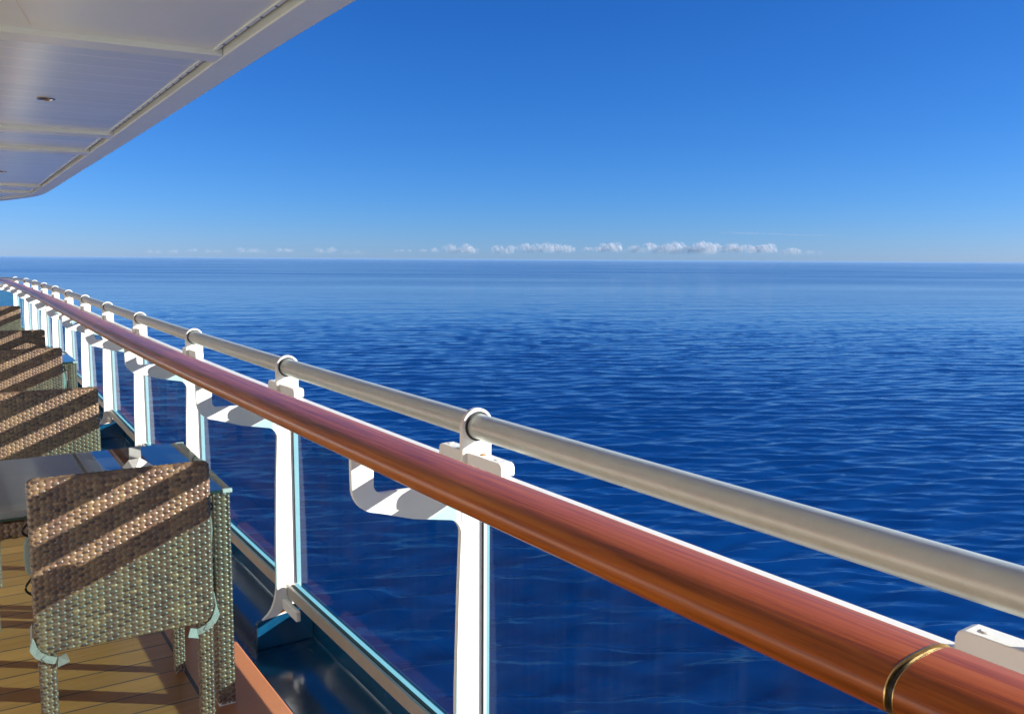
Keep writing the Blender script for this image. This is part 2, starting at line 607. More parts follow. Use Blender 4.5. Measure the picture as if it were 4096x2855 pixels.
M['sea'] = mat_sea()
sea = link('sea', build_sea(), M['sea'])
tag(sea, 'deep blue open sea with long low ripples to the horizon', 'sea', kind='structure')

# ---------------------------------------------------------------- the line of the ship's side (plan of the top tube)
SIDE = [(1.070, -5.0), (1.090, -2.5), (1.104, 0.0), (1.112, 1.74), (1.130, 3.1), (1.165, 4.51), (1.220, 6.1), (1.280, 7.6), (1.340, 9.1),
        (1.390, 10.5), (1.450, 12.1), (1.492, 13.6), (1.530, 15.1), (1.550, 16.4), (1.53, 17.2), (1.42, 17.9), (1.15, 18.35), (0.6, 18.6),
        (-0.3, 18.72), (-1.5, 18.78), (-3.2, 18.8)]
EAVE = [(1.45, -5.0), (1.465, -2), (1.478, 1), (1.484, 3.17), (1.498, 4.2), (1.54, 5.6), (1.63, 8.7), (1.715, 12.0), (1.80, 15.2), (1.795, 16.0),
        (1.737, 16.66), (1.571, 17.5), (1.379, 18.3), (0.95, 19.3), (0.2, 20.0), (-1.2, 20.5), (-3.3, 20.6)]


class Path:
    def __init__(self, pts, n=40):
        P = [np.array(p) for p in pts]
        P = [2 * P[0] - P[1]] + P + [2 * P[-1] - P[-2]]
        out = []
        for i in range(1, len(P) - 2):
            p0, p1, p2, p3 = P[i - 1], P[i], P[i + 1], P[i + 2]
            # centripetal Catmull-Rom
            t0 = 0.0
            t1 = t0 + np.linalg.norm(p1 - p0) ** 0.5
            t2 = t1 + np.linalg.norm(p2 - p1) ** 0.5
            t3 = t2 + np.linalg.norm(p3 - p2) ** 0.5
            for t in np.linspace(t1, t2, n, endpoint=False):
                a1 = (t1 - t) / (t1 - t0) * p0 + (t - t0) / (t1 - t0) * p1
                a2 = (t2 - t) / (t2 - t1) * p1 + (t - t1) / (t2 - t1) * p2
                a3 = (t3 - t) / (t3 - t2) * p2 + (t - t2) / (t3 - t2) * p3
                b1 = (t2 - t) / (t2 - t0) * a1 + (t - t0) / (t2 - t0) * a2
                b2 = (t3 - t) / (t3 - t1) * a2 + (t - t1) / (t3 - t1) * a3
                out.append((t2 - t) / (t2 - t1) * b1 + (t - t1) / (t2 - t1) * b2)
        out.append(P[-2])
        self.p = np.array(out)
        d = np.linalg.norm(np.diff(self.p, axis=0), axis=1)
        self.s = np.concatenate([[0], np.cumsum(d)])
        tan = np.gradient(self.p, self.s, axis=0)
        self.t = tan / np.linalg.norm(tan, axis=1)[:, None]
        self.L = self.s[-1]

    def at(self, s):
        x = np.interp(s, self.s, self.p[:, 0]); y = np.interp(s, self.s, self.p[:, 1])
        tx = np.interp(s, self.s, self.t[:, 0]); ty = np.interp(s, self.s, self.t[:, 1])
        l = math.hypot(tx, ty)
        return (x, y), (tx / l, ty / l)

    def pt(self, s, off, z):
        """off: outboard offset from the line"""
        (x, y), (tx, ty) = self.at(s)
        return Vector((x + ty * off, y - tx * off, z))

    def s_of_y(self, y):
        k = int(np.argmax(self.p[:, 1] >= y))
        return float(np.interp(y, self.p[max(0, k - 1):k + 1, 1], self.s[max(0, k - 1):k + 1])) if k > 0 else 0.0

    def samples(self, s0, s1, step=0.25):
        n = max(2, int(math.ceil((s1 - s0) / step)) + 1)
        return list(np.linspace(s0, s1, n))


side = Path(SIDE)
eave = Path(EAVE)


def sweep(mb, path, profile, s0, s1, step=0.25, smooth=False, caps=True):
    rings = [[path.pt(s, o, z) for o, z in profile] for s in path.samples(s0, s1, step)]
    mb.rings(rings, caps, smooth)


def strip(mb, path, o0, o1, z, s0, s1, step=0.25):
    ss = path.samples(s0, s1, step)
    vs = []
    for s in ss: vs += [path.pt(s, o0, z), path.pt(s, o1, z)]
    mb.add(vs, [(2 * i, 2 * i + 1, 2 * i + 3, 2 * i + 2) for i in range(len(ss) - 1)])


LAT0 = 1.112                       # lateral distance of the tube at the reference post


def dl(lat): return lat - LAT0


S0, S1 = 0.3, side.L - 0.2

# ---------------------------------------------------------------- decks
mb = MB()
ss = side.samples(0.0, side.L, 0.3)
inner = [side.pt(s, dl(0.681), 0.0) for s in ss]
vs = [Vector((-3.0, -5.0, 0)), *inner, Vector((-3.0, 18.6, 0))]
mb.add(vs, [tuple(range(len(vs)))])
deck = mb.build('deck', M['teak'])
tag(deck, 'teak planked open deck with dark caulk seams across', 'deck', kind='structure')

mb = MB()
strip(mb, side, dl(0.681), dl(0.694), 0.001, 0, side.L)
o = mb.build('deck_caulk_line', M['caulk']); tag(o, 'dark caulk line along the edge of the teak planking', 'deck', kind='structure')
mb = MB()
sweep(mb, side, [(dl(0.694), -0.06), (dl(0.694), 0.0015), (dl(0.900), 0.0015), (dl(0.906), -0.003), (dl(0.906), -0.06)], 0, side.L)
o = mb.build('deck_margin', M['margin']); tag(o, 'terracotta coated margin strip beside the planking', 'deck', kind='structure')
mb = MB()
sweep(mb, side, [(dl(0.9065), -0.09), (dl(0.9065), -0.030), (dl(0.93), -0.035), (dl(1.185), -0.035), (dl(1.19), -0.030), (dl(1.192), 0.117), (dl(1.215), 0.119), (dl(1.215), -0.09)], 0, side.L)
o = mb.build('waterway', M['blue'], bevel=0.003); tag(o, 'glossy dark blue painted waterway gutter along the ship edge', 'gutter', kind='structure')

# ---------------------------------------------------------------- railing
POST_Y = [-3.68, -2.32, -0.96, 0.40, 1.734, 3.08, 4.51, 6.05, 7.55, 9.05, 10.5, 12.05, 13.55, 15.05, 16.45]
post_s = [side.s_of_y(y) for y in POST_Y]
s = post_s[-1]
while s + 1.15 < S1 - 0.2:
    s += 1.15
    post_s.append(s)

railing = empty('ship_railing', (1.1, 1.7, 0.0), 0, 'long ship railing with mahogany handrail, grey top tube, white posts and tinted panes', 'railing')
RI = Matrix.Translation((-1.1, -1.7, 0.0))


def rb(mb, name, mat, parent=None, **kw):
    """build a part of the railing (geometry given in world space)"""
    mb.v = [RI @ Vector(p) for p in mb.v]
    return mb.build(name, mat, parent or railing, **kw)


# wooden handrail in sections, butted at joints
def wood_profile(grow=0.0, n=36):
    cx, cz, a, b, e = dl(0.808), 1.036, 0.062 + grow, 0.032 + grow, 2.5
    out = []
    for k in range(n):
        t = 2 * math.pi * k / n
        c, s_ = math.cos(t), math.sin(t)
        x = a * math.copysign(abs(c) ** (2 / e), c)
        z = b * math.copysign(abs(s_) ** (2 / e), s_)
        if z > 0: z *= 0.92
        out.append((cx + x, cz + z))
    return out


joints = [S0, side.s_of_y(0.422), side.s_of_y(4.88), side.s_of_y(9.47), side.s_of_y(14.2), S1]
for a, b in zip(joints[:-1], joints[1:]):
    mb = MB()
    g = 0.0045 if a == joints[1] or b == joints[1] else 0.0012
    sweep(mb, side, wood_profile(), a + (g if a == joints[1] else 0.0003), b - (g if b == joints[1] else 0.0003), 0.12, smooth=True)
    rb(mb, 'handrail_section', M['wood'])
for j in joints[1:-1]:
    mb = MB(); sweep(mb, side, wood_profile(-0.004), j - 0.006, j + 0.006, 0.01, smooth=True)
    rb(mb, 'joint_core', M['black'])
for off in (0.0042, -0.0040):
    mb = MB(); sweep(mb, side, wood_profile(0.0007 if off > 0 else 0.0002), joints[1] + off - (0.0008 if off > 0 else 0.0004), joints[1] + off + (0.0008 if off > 0 else 0.0004), 0.01, smooth=True)
    rb(mb, 'brass_joint_strip', M['brass'])

# grey top tube
mb = MB()
prof = [(0.031 * math.cos(2 * math.pi * k / 28), 1.044 + 0.031 * math.sin(2 * math.pi * k / 28)) for k in range(28)]
sweep(mb, side, prof, S0, S1, 0.15, smooth=True)
rb(mb, 'top_tube', M['tube'])

# white flat bar on the post heads
mb = MB()
sweep(mb, side, [(dl(1.078), 0.894), (dl(1.078), 0.949), (dl(1.112), 0.949), (dl(1.112), 0.894)], S0, S1, 0.2)
rb(mb, 'top_bar', M['white'], bevel=0.003)

POST_POLY = [(1.046, 0.185), (1.049, 0.40), (1.056, 0.62), (1.0635, 0.792), (1.066, 0.83), (1.067, 0.893), (1.145, 0.893), (1.144, 0.5), (1.145, 0.12), (1.075, 0.12), (1.055, 0.15)]


def arc(cx, cz, r, a0, a1, n=8):
    return [(cx + r * math.cos(R(a0 + (a1 - a0) * i / n)), cz + r * math.sin(R(a0 + (a1 - a0) * i / n))) for i in range(n + 1)]


ARM_POLY = ([(1.0655, 0.893)] + [(1.064, 0.785)] +
            arc(1.024, 0.782, 0.039, 0, 84, 8) +
            [(0.933, 0.8395), (0.862, 0.8625)] +
            arc(0.846, 0.938, 0.0685, 262, 180, 10) +
            [(0.7765, 1.006), (0.832, 1.006)] +
            arc(0.852, 0.936, 0.0205, 180, 262, 6) +
            [(0.95, 0.9135), (1.02, 0.909)])
GUSSET = ([(1.0455, 0.187), (1.075, 0.187), (1.10, 0.12), (1.10, 0.092), (0.990, 0.080)] +
          [(1.012, 0.098), (1.027, 0.118), (1.037, 0.142), (1.043, 0.166)])
FOOT = [(0.967, -0.034), (1.189, -0.034), (1.189, 0.10), (1.11, 0.0945), (0.992, 0.0800), (0.973, 0.077), (0.967, 0.071)]
CLAMP = ([(1.067, 0.895)] + [(1.067, 1.040)] + arc(1.1112, 1.044, 0.0442, 178, 0, 16) + [(1.152, 0.985), (1.152, 0.895)])


def post(s):
    def place(a, b, t): return side.pt(s + t, dl(a), b)
    mb = MB(); mb.prism(POST_POLY, place, -0.007, 0.007)
    p = rb(mb, 'post', M['white'], bevel=0.0012, seg=1)
    mb = MB(); mb.prism(ARM_POLY, place, -0.0062, 0.0062)
    rb(mb, 'bracket_arm', M['white'], p, bevel=0.0014, seg=1)
    mb = MB(); mb.prism(CLAMP, place, -0.0068, 0.0068)
    rb(mb, 'tube_clamp', M['white'], p, bevel=0.0014, seg=1)
    mb = MB()
    ring = []
    for t, r_ in ((-0.0105, 0.0322), (-0.0105, 0.0365), (0.0105, 0.0365), (0.0105, 0.0322)):
        ring.append([place(1.112 + r_ * math.cos(2 * math.pi * k / 24), 1.044 + r_ * math.sin(2 * math.pi * k / 24), t) for k in range(24)])
    mb.rings(ring, caps=False, smooth=False)
    rb(mb, 'rubber_ring', M['black'], p)
    # mounting block in two halves either side of the clamp plate, drilled on top
    for t0, t1 in ((-0.158, -0.0085), (0.0085, 0.130)):
        mb = MB()
        poly = []
        r_ = 0.012
        if t0 < 0:
            poly = [(t1, 0.9505), (t1, 0.982), (t0 + r_, 0.982), (t0 + 0.0035, 0.9785), (t0, 0.970), (t0, 0.9545), (t0 + 0.003, 0.9505)]
        else:
            poly = [(t0, 0.9505), (t0, 0.982), (t1 - r_, 0.982), (t1 - 0.0035, 0.9785), (t1, 0.970), (t1, 0.9545), (t1 - 0.003, 0.9505)]
        mb.prism(poly, lambda a, b, t: side.pt(s + a, dl(t), b), 1.0795, 1.1175)
        rb(mb, 'mounting_block', M['white'], p, bevel=0.0018, seg=2)
        tm = (t0 + t1) / 2
        for q in (-0.032, 0.032):
            mb = MB()
            c = [side.pt(s + tm + q + 0.0085 * math.cos(2 * math.pi * k / 14), dl(1.0985) + 0.0085 * math.sin(2 * math.pi * k / 14), 0.9822) for k in range(14)]
            cc = [side.pt(s + tm + q + 0.005 * math.cos(2 * math.pi * k / 14), dl(1.0985) + 0.005 * math.sin(2 * math.pi * k / 14), 0.9838) for k in range(14)]
            mb.rings([c, cc], caps=True, smooth=False)
            rb(mb, 'bolt_head', M['rust'] if (t0 < 0 and q > 0 and abs(s - post_s[4]) < 0.01) else M['white'], p)
    # glazing trim strip on the outboard edge of the post
    mb = MB(); mb.prism([(1.1265, 0.205), (1.1435, 0.205), (1.1435, 0.890), (1.1265, 0.890)], place, -0.0125, -0.0072)
    rb(mb, 'edge_trim', M['cyan_edge'], p)
    mb = MB(); mb.prism([(1.1235, 0.205), (1.1262, 0.205), (1.1262, 0.890), (1.1235, 0.890)], place, -0.013, -0.0072)
    rb(mb, 'gasket', M['black'], p)
    # foot
    mb = MB(); mb.prism(GUSSET, place, -0.0075, 0.0075)
    rb(mb, 'gusset', M['white'], p, bevel=0.001, seg=1)
    mb = MB(); mb.prism([(1.055, 0.094), (1.098, 0.0985), (1.098, 0.124), (1.075, 0.112)], place, -0.0082, -0.0076)
    rb(mb, 'rust_stain', M['rust'], p)
    mb = MB(); mb.prism(FOOT, place, -0.0095, 0.0095)
    rb(mb, 'foot_plate', M['blue'], p, bevel=0.003, seg=2)
    mb = MB(); mb.prism([(-0.165, 0.114), (-0.010, 0.114), (-0.010, 0.152), (-0.165, 0.152)], lambda a, b, t: side.pt(s + a, dl(t), b), 1.066, 1.084)
    rb(mb, 'rail_stub', M['white'], p, bevel=0.003, seg=2)
    return p


for s in post_s:
    post(s)

# panes between the posts
for a, b in zip(post_s[:-1], post_s[1:]):
    n0, n1 = a + 0.012, b - 0.052
    mb = MB()
    sweep(mb, side, [(dl(1.106), 0.19), (dl(1.106), 0.893), (dl(1.116), 0.893), (dl(1.116), 0.19)], n0, n1, 0.4)
    # single skin pane so the tint is applied once
    mb.v, mb.f, mb.sm = [], [], []
    ss_ = side.samples(n0, n1, 0.4)
    vv = []
    for q in ss_: vv += [side.pt(q, dl(1.110), 0.196), side.pt(q, dl(1.110), 0.893)]
    mb.add(vv, [(2 * i, 2 * i + 2, 2 * i + 3, 2 * i + 1) for i in range(len(ss_) - 1)])
    g = rb(mb, 'glass_pane', M['pane'])
    mb = MB(); sweep(mb, side, [(dl(1.085), 0.158), (dl(1.085), 0.204), (dl(1.097), 0.204), (dl(1.097), 0.19), (dl(1.118), 0.19), (dl(1.118), 0.204), (dl(1.128), 0.204), (dl(1.128), 0.122), (dl(1.118), 0.122), (dl(1.118), 0.158)], n0 - 0.02, n1 + 0.03, 0.3)
    rb(mb, 'bottom_channel', M['railmetal'], g, bevel=0.0018, seg=1)
    mb = MB(); sweep(mb, side, [(dl(1.0975), 0.191), (dl(1.0975), 0.2055), (dl(1.1085), 0.2055), (dl(1.1085), 0.191)], n0 - 0.015, n1 + 0.025, 0.3)
    rb(mb, 'gasket', M['black'], g)
    mb = MB()
    vv = []
    for q in ss_: vv += [side.pt(q, dl(1.1085), 0.200), side.pt(q, dl(1.1085), 0.222)]
    mb.add(vv, [(2 * i, 2 * i + 2, 2 * i + 3, 2 * i + 1) for i in range(len(ss_) - 1)])
    rb(mb, 'edge_strip', M['pane_edge'], g)

# ---------------------------------------------------------------- overhang (the deck above) with its soffit
over = empty('ship_overhang', (-1.0, 6.0, 2.45), 0, 'white overhanging deck above with ribbed glossy ceiling and broad edge beam', 'overhang')
OI = Matrix.Translation((1.0, -6.0, -2.45))


def ob(mb, name, mat, parent=None, **kw):
    mb.v = [OI @ Vector(p) for p in mb.v]
    return mb.build(name, mat, parent or over, **kw)


XW = -2.0


def mat_ceiling():
    m, nt, b = new_mat('glossy_ceiling_boards')
    tc = nt.nodes.new('ShaderNodeTexCoord')
    sep = nt.nodes.new('ShaderNodeSeparateXYZ'); nt.links.new(tc.outputs['Object'], sep.inputs[0])
    a = N(nt, 'ShaderNodeMath', operation='MULTIPLY_ADD'); nt.links.new(sep.outputs['X'], a.inputs[0]); a.inputs[1].default_value = 0.13
    nt.links.new(sep.outputs['Y'], a.inputs[2])
    d = N(nt, 'ShaderNodeMath', operation='MULTIPLY_ADD'); nt.links.new(a.outputs[0], d.inputs[0]); d.inputs[1].default_value = 1 / 0.25
    d.inputs[2].default_value = 50.2
    fr = N(nt, 'ShaderNodeMath', operation='FRACT'); nt.links.new(d.outputs[0], fr.inputs[0])
    fl = N(nt, 'ShaderNodeMath', operation='FLOOR'); nt.links.new(d.outputs[0], fl.inputs[0])
    pp = N(nt, 'ShaderNodeMath', operation='PINGPONG'); nt.links.new(fr.outputs[0], pp.inputs[0]); pp.inputs[1].default_value = 0.5
    ln = N(nt, 'ShaderNodeMath', operation='LESS_THAN'); nt.links.new(pp.outputs[0], ln.inputs[0]); ln.inputs[1].default_value = 0.03
    wv = N(nt, 'ShaderNodeTexWhiteNoise', noise_dimensions='1D'); nt.links.new(fl.outputs[0], wv.inputs['W'])
    r = ramp(nt, [(0.0, (0.74, 0.81, 0.81)), (1.0, (0.80, 0.86, 0.86))]); nt.links.new(wv.outputs['Value'], r.inputs['Fac'])
    mx = N(nt, 'ShaderNodeMix', data_type='RGBA'); nt.links.new(ln.outputs[0], mx.inputs['Factor'])
    nt.links.new(r.outputs['Color'], mx.inputs[6]); mx.inputs[7].default_value = (0.95, 0.95, 0.93, 1)
    nt.links.new(mx.outputs[2], b.inputs['Base Color'])
    b.inputs['Roughness'].default_value = 0.2
    v = objco(nt, (1.2, 2.6, 1))
    n = N(nt, 'ShaderNodeTexNoise', Scale=1.0, Detail=2.0); nt.links.new(v, n.inputs['Vector'])
    bp = N(nt, 'ShaderNodeBump', Strength=0.25, Distance=0.02)
    ad = N(nt, 'ShaderNodeMath', operation='MULTIPLY_ADD'); nt.links.new(ln.outputs[0], ad.inputs[0]); ad.inputs[1].default_value = -0.06
    nt.links.new(n.outputs['Fac'], ad.inputs[2])
    nt.links.new(ad.outputs[0], bp.inputs['Height']); nt.links.new(bp.outputs['Normal'], b.inputs['Normal'])
    return m


M['boards'] = mat_ceiling()
TILT = -0.13
RIBS = [(1.321, 4.433, 0.17), (1.416, 7.83, 0.22), (1.446, 9.25, 0.24), (1.58, 14.2, 0.30), (1.59, 15.7, 0.30)]


def eave_x(y, off):
    s = eave.s_of_y(y)
    return eave.pt(s, off, 0)


def rib_line(k, far):
    x, y, w = RIBS[k]
    return (x, y + (w if far else 0))


EDGE_IN = -0.168
for k, (x, y, w) in enumerate(RIBS):
    mb = MB()
    x1 = eave.pt(eave.s_of_y(y), EDGE_IN - 0.002, 0).x
    x2 = eave.pt(eave.s_of_y(y + w), EDGE_IN - 0.002, 0).x
    poly = [(x1, y), (x2, y + w), (XW, y + w - (XW - x1) * 0.13), (XW, y - (XW - x1) * 0.13)]
    mb.prism(poly, lambda a, b, t: Vector((a, b, t)), 2.450, 2.60)
    ob(mb, 'rib', M['offwhite'], bevel=0.004)
# ceiling panels bay by bay, cut to the line of the edge beam
bays = [(-5.0, None, 0)] + [(RIBS[k][1] + RIBS[k][2], k, k + 1) for k in range(len(RIBS))]
for bi in range(len(RIBS) + 1):
    ya = -4.9 if bi == 0 else RIBS[bi - 1][1] + RIBS[bi - 1][2] - 0.02
    yb = RIBS[bi][1] + 0.02 if bi < len(RIBS) else None
    if yb is None:
        ss_ = eave.samples(eave.s_of_y(ya), eave.L, 0.3)
    else:
        ss_ = eave.samples(eave.s_of_y(ya), eave.s_of_y(yb), 0.4)
    edge = [eave.pt(q, EDGE_IN - 0.050, 0) for q in ss_]
    poly = [(p.x, p.y) for p in edge]
    if yb is not None:
        poly.append((XW, poly[-1][1] - (XW - poly[-1][0]) * 0.13))
    poly.append((XW, poly[0][1] - (XW - poly[0][0]) * 0.13 * (0 if bi == 0 else 1)))
    mb = MB(); mb.prism(poly, lambda a, b, t: Vector((a, b, t)), 2.478, 2.50)
    ob(mb, 'ceiling_panel', M['offwhite'] if bi == 0 else M['boards'])
mb = MB(); sweep(mb, eave, [(-0.2175, 2.470), (-0.2175, 2.484), (-0.196, 2.484), (-0.196, 2.4735), (-0.202, 2.470)], 0.1, eave.L - 0.05, 0.2)
ob(mb, 'edge_trim', M['offwhite'])
mb = MB()
sweep(mb, eave, [(0, 2.456), (-0.006, 2.45), (-0.162, 2.45), (-0.168, 2.456), (-0.168, 2.53), (-0.230, 2.53), (-0.230, 2.60), (-0.10, 2.72), (0.0, 2.72)], 0.1, eave.L - 0.05, 0.2)
ob(mb, 'edge_beam', M['offwhite'])
# screws of the trim
mb = MB()
for q in eave.samples(eave.s_of_y(2.0), eave.s_of_y(15), 0.19):
    p = eave.pt(q, -0.2085, 2.5025)
    mb.box(p.x - 0.006, p.x + 0.006, p.y - 0.006, p.y + 0.006, 2.4665, 2.4705)
ob(mb, 'screw_row', M['steel'])
# seams across the edge beam
mb = MB()
for y in (1.9, 3.62, 5.15, 8.2):
    q = eave.s_of_y(y)
    for k in range(8):
        a = eave.pt(q - 0.10 * k / 8, -0.004 - 0.158 * k / 8, 2.4488); b_ = eave.pt(q - 0.10 * (k + 1) / 8, -0.004 - 0.158 * (k + 1) / 8, 2.4488)
        w = Vector((0, 0.0022, 0))
        mb.add([a - w, a + w, b_ + w, b_ - w], [(0, 1, 2, 3)])
ob(mb, 'beam_seam', M['cream'])
mb = MB()
mb.add([Vector((0.02, 2.45, 2.4768)), Vector((0.026, 2.45, 2.4768)), Vector((0.50, 4.47, 2.4768)), Vector((0.494, 4.47, 2.4768))], [(0, 1, 2, 3)])
ob(mb, 'panel_seam', M['cream'])
# body of the deck above; unseen house wall, set close to bounce light
ss_ = eave.samples(0.1, eave.L - 0.05, 0.5)
poly = [(p.x, p.y) for p in (eave.pt(q, -0.02, 0) for q in ss_)] + [(-3.1, 20.4), (-3.1, -4.9)]
mb = MB(); mb.prism(poly, lambda a, b, t: Vector((a, b, t)), 2.73, 2.95)
ob(mb, 'upper_deck_slab', M['white'])
mb = MB(); mb.box(XW - 0.25, XW - 0.002, -4.9, 20.0, 0.0, 2.72)
M['wall'] = paint('pale_bounce_wall_paint', (0.80, 0.84, 0.86), 0.4, 0.03, 3, 0.01)  # cool pale tint chosen for the light this unseen wall bounces
ob(mb, 'unseen_bounce_wall', M['wall'])

# ceiling downlights
def downlight(x, y, label):
    t = empty('ceiling_light', (x, y, 2.478), 0, label, 'ceiling light', 'recessed lights in the boarded ceiling')
    mb = MB()
    prof = [(0.052, 0.0), (0.056, -0.004), (0.050, -0.008), (0.040, -0.006), (0.036, 0.0)]
    rings = [[Vector((r_ * math.cos(2 * math.pi * k / 28), r_ * math.sin(2 * math.pi * k / 28), z)) for k in range(28)] for r_, z in prof]
    mb.rings(rings, caps=False)
    mb.build('bezel', M['steel'], t)
    mb = MB()
    ring = [Vector((0.0375 * math.cos(2 * math.pi * k / 28), 0.0375 * math.sin(2 * math.pi * k / 28), z)) for z in (-0.002,) for k in range(28)]
    mb.add(ring, [tuple(range(28))])
    mb.build('lens', M['black'], t)


downlight(0.780, 6.45, 'small round recessed light with steel rim in the wide boarded bay of the ceiling')
downlight(0.959, 12.25, 'small round recessed light at the left edge in the farther boarded bay')

# ---------------------------------------------------------------- wicker
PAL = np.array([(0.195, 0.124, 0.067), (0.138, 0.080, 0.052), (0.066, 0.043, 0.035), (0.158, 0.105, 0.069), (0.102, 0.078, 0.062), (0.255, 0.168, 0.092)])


def hash01(a, b, c=0):
    x = np.sin(a * 127.1 + b * 311.7 + c * 74.7) * 43758.5453
    return x - np.floor(x)


def weave(u, v, pu, pv, seed):
    iu = u / pu; iv = v / pv
    row = np.floor(iv); fv = iv - row - 0.5
    col = np.floor(iu); fu = iu - col - 0.5
    wz = np.clip(1.5 * np.cos(np.pi * (iu - 0.5) + np.pi * row), -1, 1)
    pw = np.sqrt(np.clip(1 - (fv / 0.36) ** 2, 0, 1))
    ps = np.sqrt(np.clip(1 - (fu / 0.30) ** 2, 0, 1))
    hw = 0.05 + 0.95 * wz - 0.9 * (1 - pw)
    hs = 0.22 - 0.80 * (1 - ps)
    h = np.maximum(np.maximum(hw, hs), -1.0)
    seg = np.floor((iu + row) / 2)
    kw = hash01(row, seg, seed) * 0.55 + hash01(row, seed + 3) * 0.45
    ks = hash01(col, seed + 9)
    k = np.where(hw >= hs, kw, ks * 0.32)
    k = np.where(np.maximum(hw, hs) < -0.6, 2.5 / 6, k)  # gaps take the dark brown: shade between strands put into the colour
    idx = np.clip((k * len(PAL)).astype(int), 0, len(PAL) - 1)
    return h, PAL[idx]


def woven(name, w, d, h, seed, pu=0.0163, pv=0.009, du=0.0020, dv=0.0015, amp=0.0020, rc=0.012, taper=(1, 1), lean=(0, 0), swap=False, axis='z', roundtop=0.0):
    """rounded-rectangle prism w x d, height h from z=0, whose skin is modelled as plain weave"""
    # perimeter
    segs = []
    cw, cd = w / 2 - rc, d / 2 - rc
    pts = []; nor = []
    def line(p, q, n):
        L = math.hypot(q[0] - p[0], q[1] - p[1]); m = max(1, int(round(L / du)))
        for i in range(m):
            t = i / m
            pts.append((p[0] + (q[0] - p[0]) * t, p[1] + (q[1] - p[1]) * t)); nor.append(n)
    def corner(cx, cy, a0):
        m = max(3, int(round(rc * math.pi / 2 / du)))
        for i in range(m):
            a = R(a0 + 90 * i / m)
            pts.append((cx + rc * math.cos(a), cy + rc * math.sin(a))); nor.append((math.cos(a), math.sin(a)))
    line((-cw, -d / 2), (cw, -d / 2), (0, -1)); corner(cw, -cd, -90)
    line((w / 2, -cd), (w / 2, cd), (1, 0)); corner(cw, cd, 0)
    line((cw, d / 2), (-cw, d / 2), (0, 1)); corner(-cw, cd, 90)
    line((-w / 2, cd), (-w / 2, -cd), (-1, 0)); corner(-cw, -cd, 180)
    Pp = np.array(pts); Nn = np.array(nor)
    nu = len(Pp)
    dist = np.linalg.norm(np.roll(Pp, -1, 0) - Pp, axis=1)
    U = np.concatenate([[0], np.cumsum(dist)[:-1]])
    per = dist.sum()
    if swap:
        npv = 2 * max(1, round(per / (2 * pv))); U = U * (npv * pv / per)
    else:
        npu = 2 * max(1, round(per / (2 * pu))); U = U * (npu * pu / per)
    nv = int(round(h / dv)) + 1
    V = np.linspace(0, h, nv)
    uu, vv = np.meshgrid(U, V)
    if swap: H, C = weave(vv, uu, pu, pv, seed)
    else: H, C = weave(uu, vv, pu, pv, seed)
    sc = taper[0] + (taper[1] - taper[0]) * (V / h)
    inset = np.zeros_like(V)
    if roundtop:
        z = np.clip((V - (h - roundtop)) / roundtop, 0, 1); inset = roundtop * (1 - np.sqrt(1 - z * z * 0.98))
    off = amp * H - inset[:, None]
    X = Pp[None, :, 0] * sc[:, None] + Nn[None, :, 0] * off + lean[0] * (V / h)[:, None]
    Y = Pp[None, :, 1] * sc[:, None] + Nn[None, :, 1] * off + lean[1] * (V / h)[:, None]
    Z = vv.copy()
    co = np.stack([X, Y, Z], -1).reshape(-1, 3)
    i = np.arange(nv - 1)[:, None]; j = np.arange(nu)[None, :]; jn = (j + 1) % nu
    F = np.stack([i * nu + j, i * nu + jn, (i + 1) * nu + jn, (i + 1) * nu + j], -1).reshape(-1, 4)
    colr = C.reshape(-1, 3)
    # top: strips across the thickness, woven too; bottom: the same, flat
    def cap(base, zoff, flip, seedc):
        nonlocal co, F, colr
        front = np.arange(0, nu)
        ring = co[base:base + nu]
        c = ring.mean(0)
        # concentric rings inwards along the short side
        steps = [0.75, 0.5, 0.25, 0.02]
        prev = np.arange(base, base + nu)
        for st in steps:
            new = ring.copy()
            new[:, 0] = np.clip(ring[:, 0], c[0] - w / 2 + d / 2 * (1 - st), c[0] + w / 2 - d / 2 * (1 - st)) if w > d else c[0] + (ring[:, 0] - c[0]) * st
            new[:, 1] = c[1] + (ring[:, 1] - c[1]) * st if w > d else np.clip(ring[:, 1], c[1] - d / 2 + w / 2 * (1 - st), c[1] + d / 2 - w / 2 * (1 - st))
            bumpz = amp * 0.8 * np.cos(np.pi * U / pu + (0 if int(st * 4) % 2 else np.pi)) if zoff else 0
            new[:, 2] = ring[:, 2] + (zoff * (1 - st * st) + bumpz)
            b0 = len(co)
            co = np.vstack([co, new])
            kk = hash01(np.floor(U / (2 * pu)), int(st * 10), seedc)
            colr = np.vstack([colr, PAL[np.clip((kk * len(PAL)).astype(int), 0, 5)]])
            nw = np.arange(b0, b0 + nu)
            q = np.stack([prev, np.roll(prev, -1), np.roll(nw, -1), nw], -1)
            if flip: q = q[:, ::-1]
            F = np.vstack([F, q]); prev = nw
    cap((nv - 1) * nu, 0.003, False, seed + 21)
    cap(0, 0.0, True, seed + 22)
    if axis == 'x':
        co = np.stack([co[:, 2], co[:, 1], -co[:, 0]], -1)
    if axis == 'y':
        co = np.stack([co[:, 0], co[:, 2], -co[:, 1]], -1)
    me = bpy.data.meshes.new(name)
    fast_mesh(me, co, F)
    at = me.color_attributes.new('strand_and_gap_shade', 'FLOAT_COLOR', 'POINT')
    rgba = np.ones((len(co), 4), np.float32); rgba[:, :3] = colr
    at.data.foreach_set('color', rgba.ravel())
    me.materials.append(M['wicker'])
    return me


def part(name, me, parent, loc=(0, 0, 0), rot=(0, 0, 0)):
    o = link(name, me, None, parent)
    o.location = loc; o.rotation_euler = rot
    return o


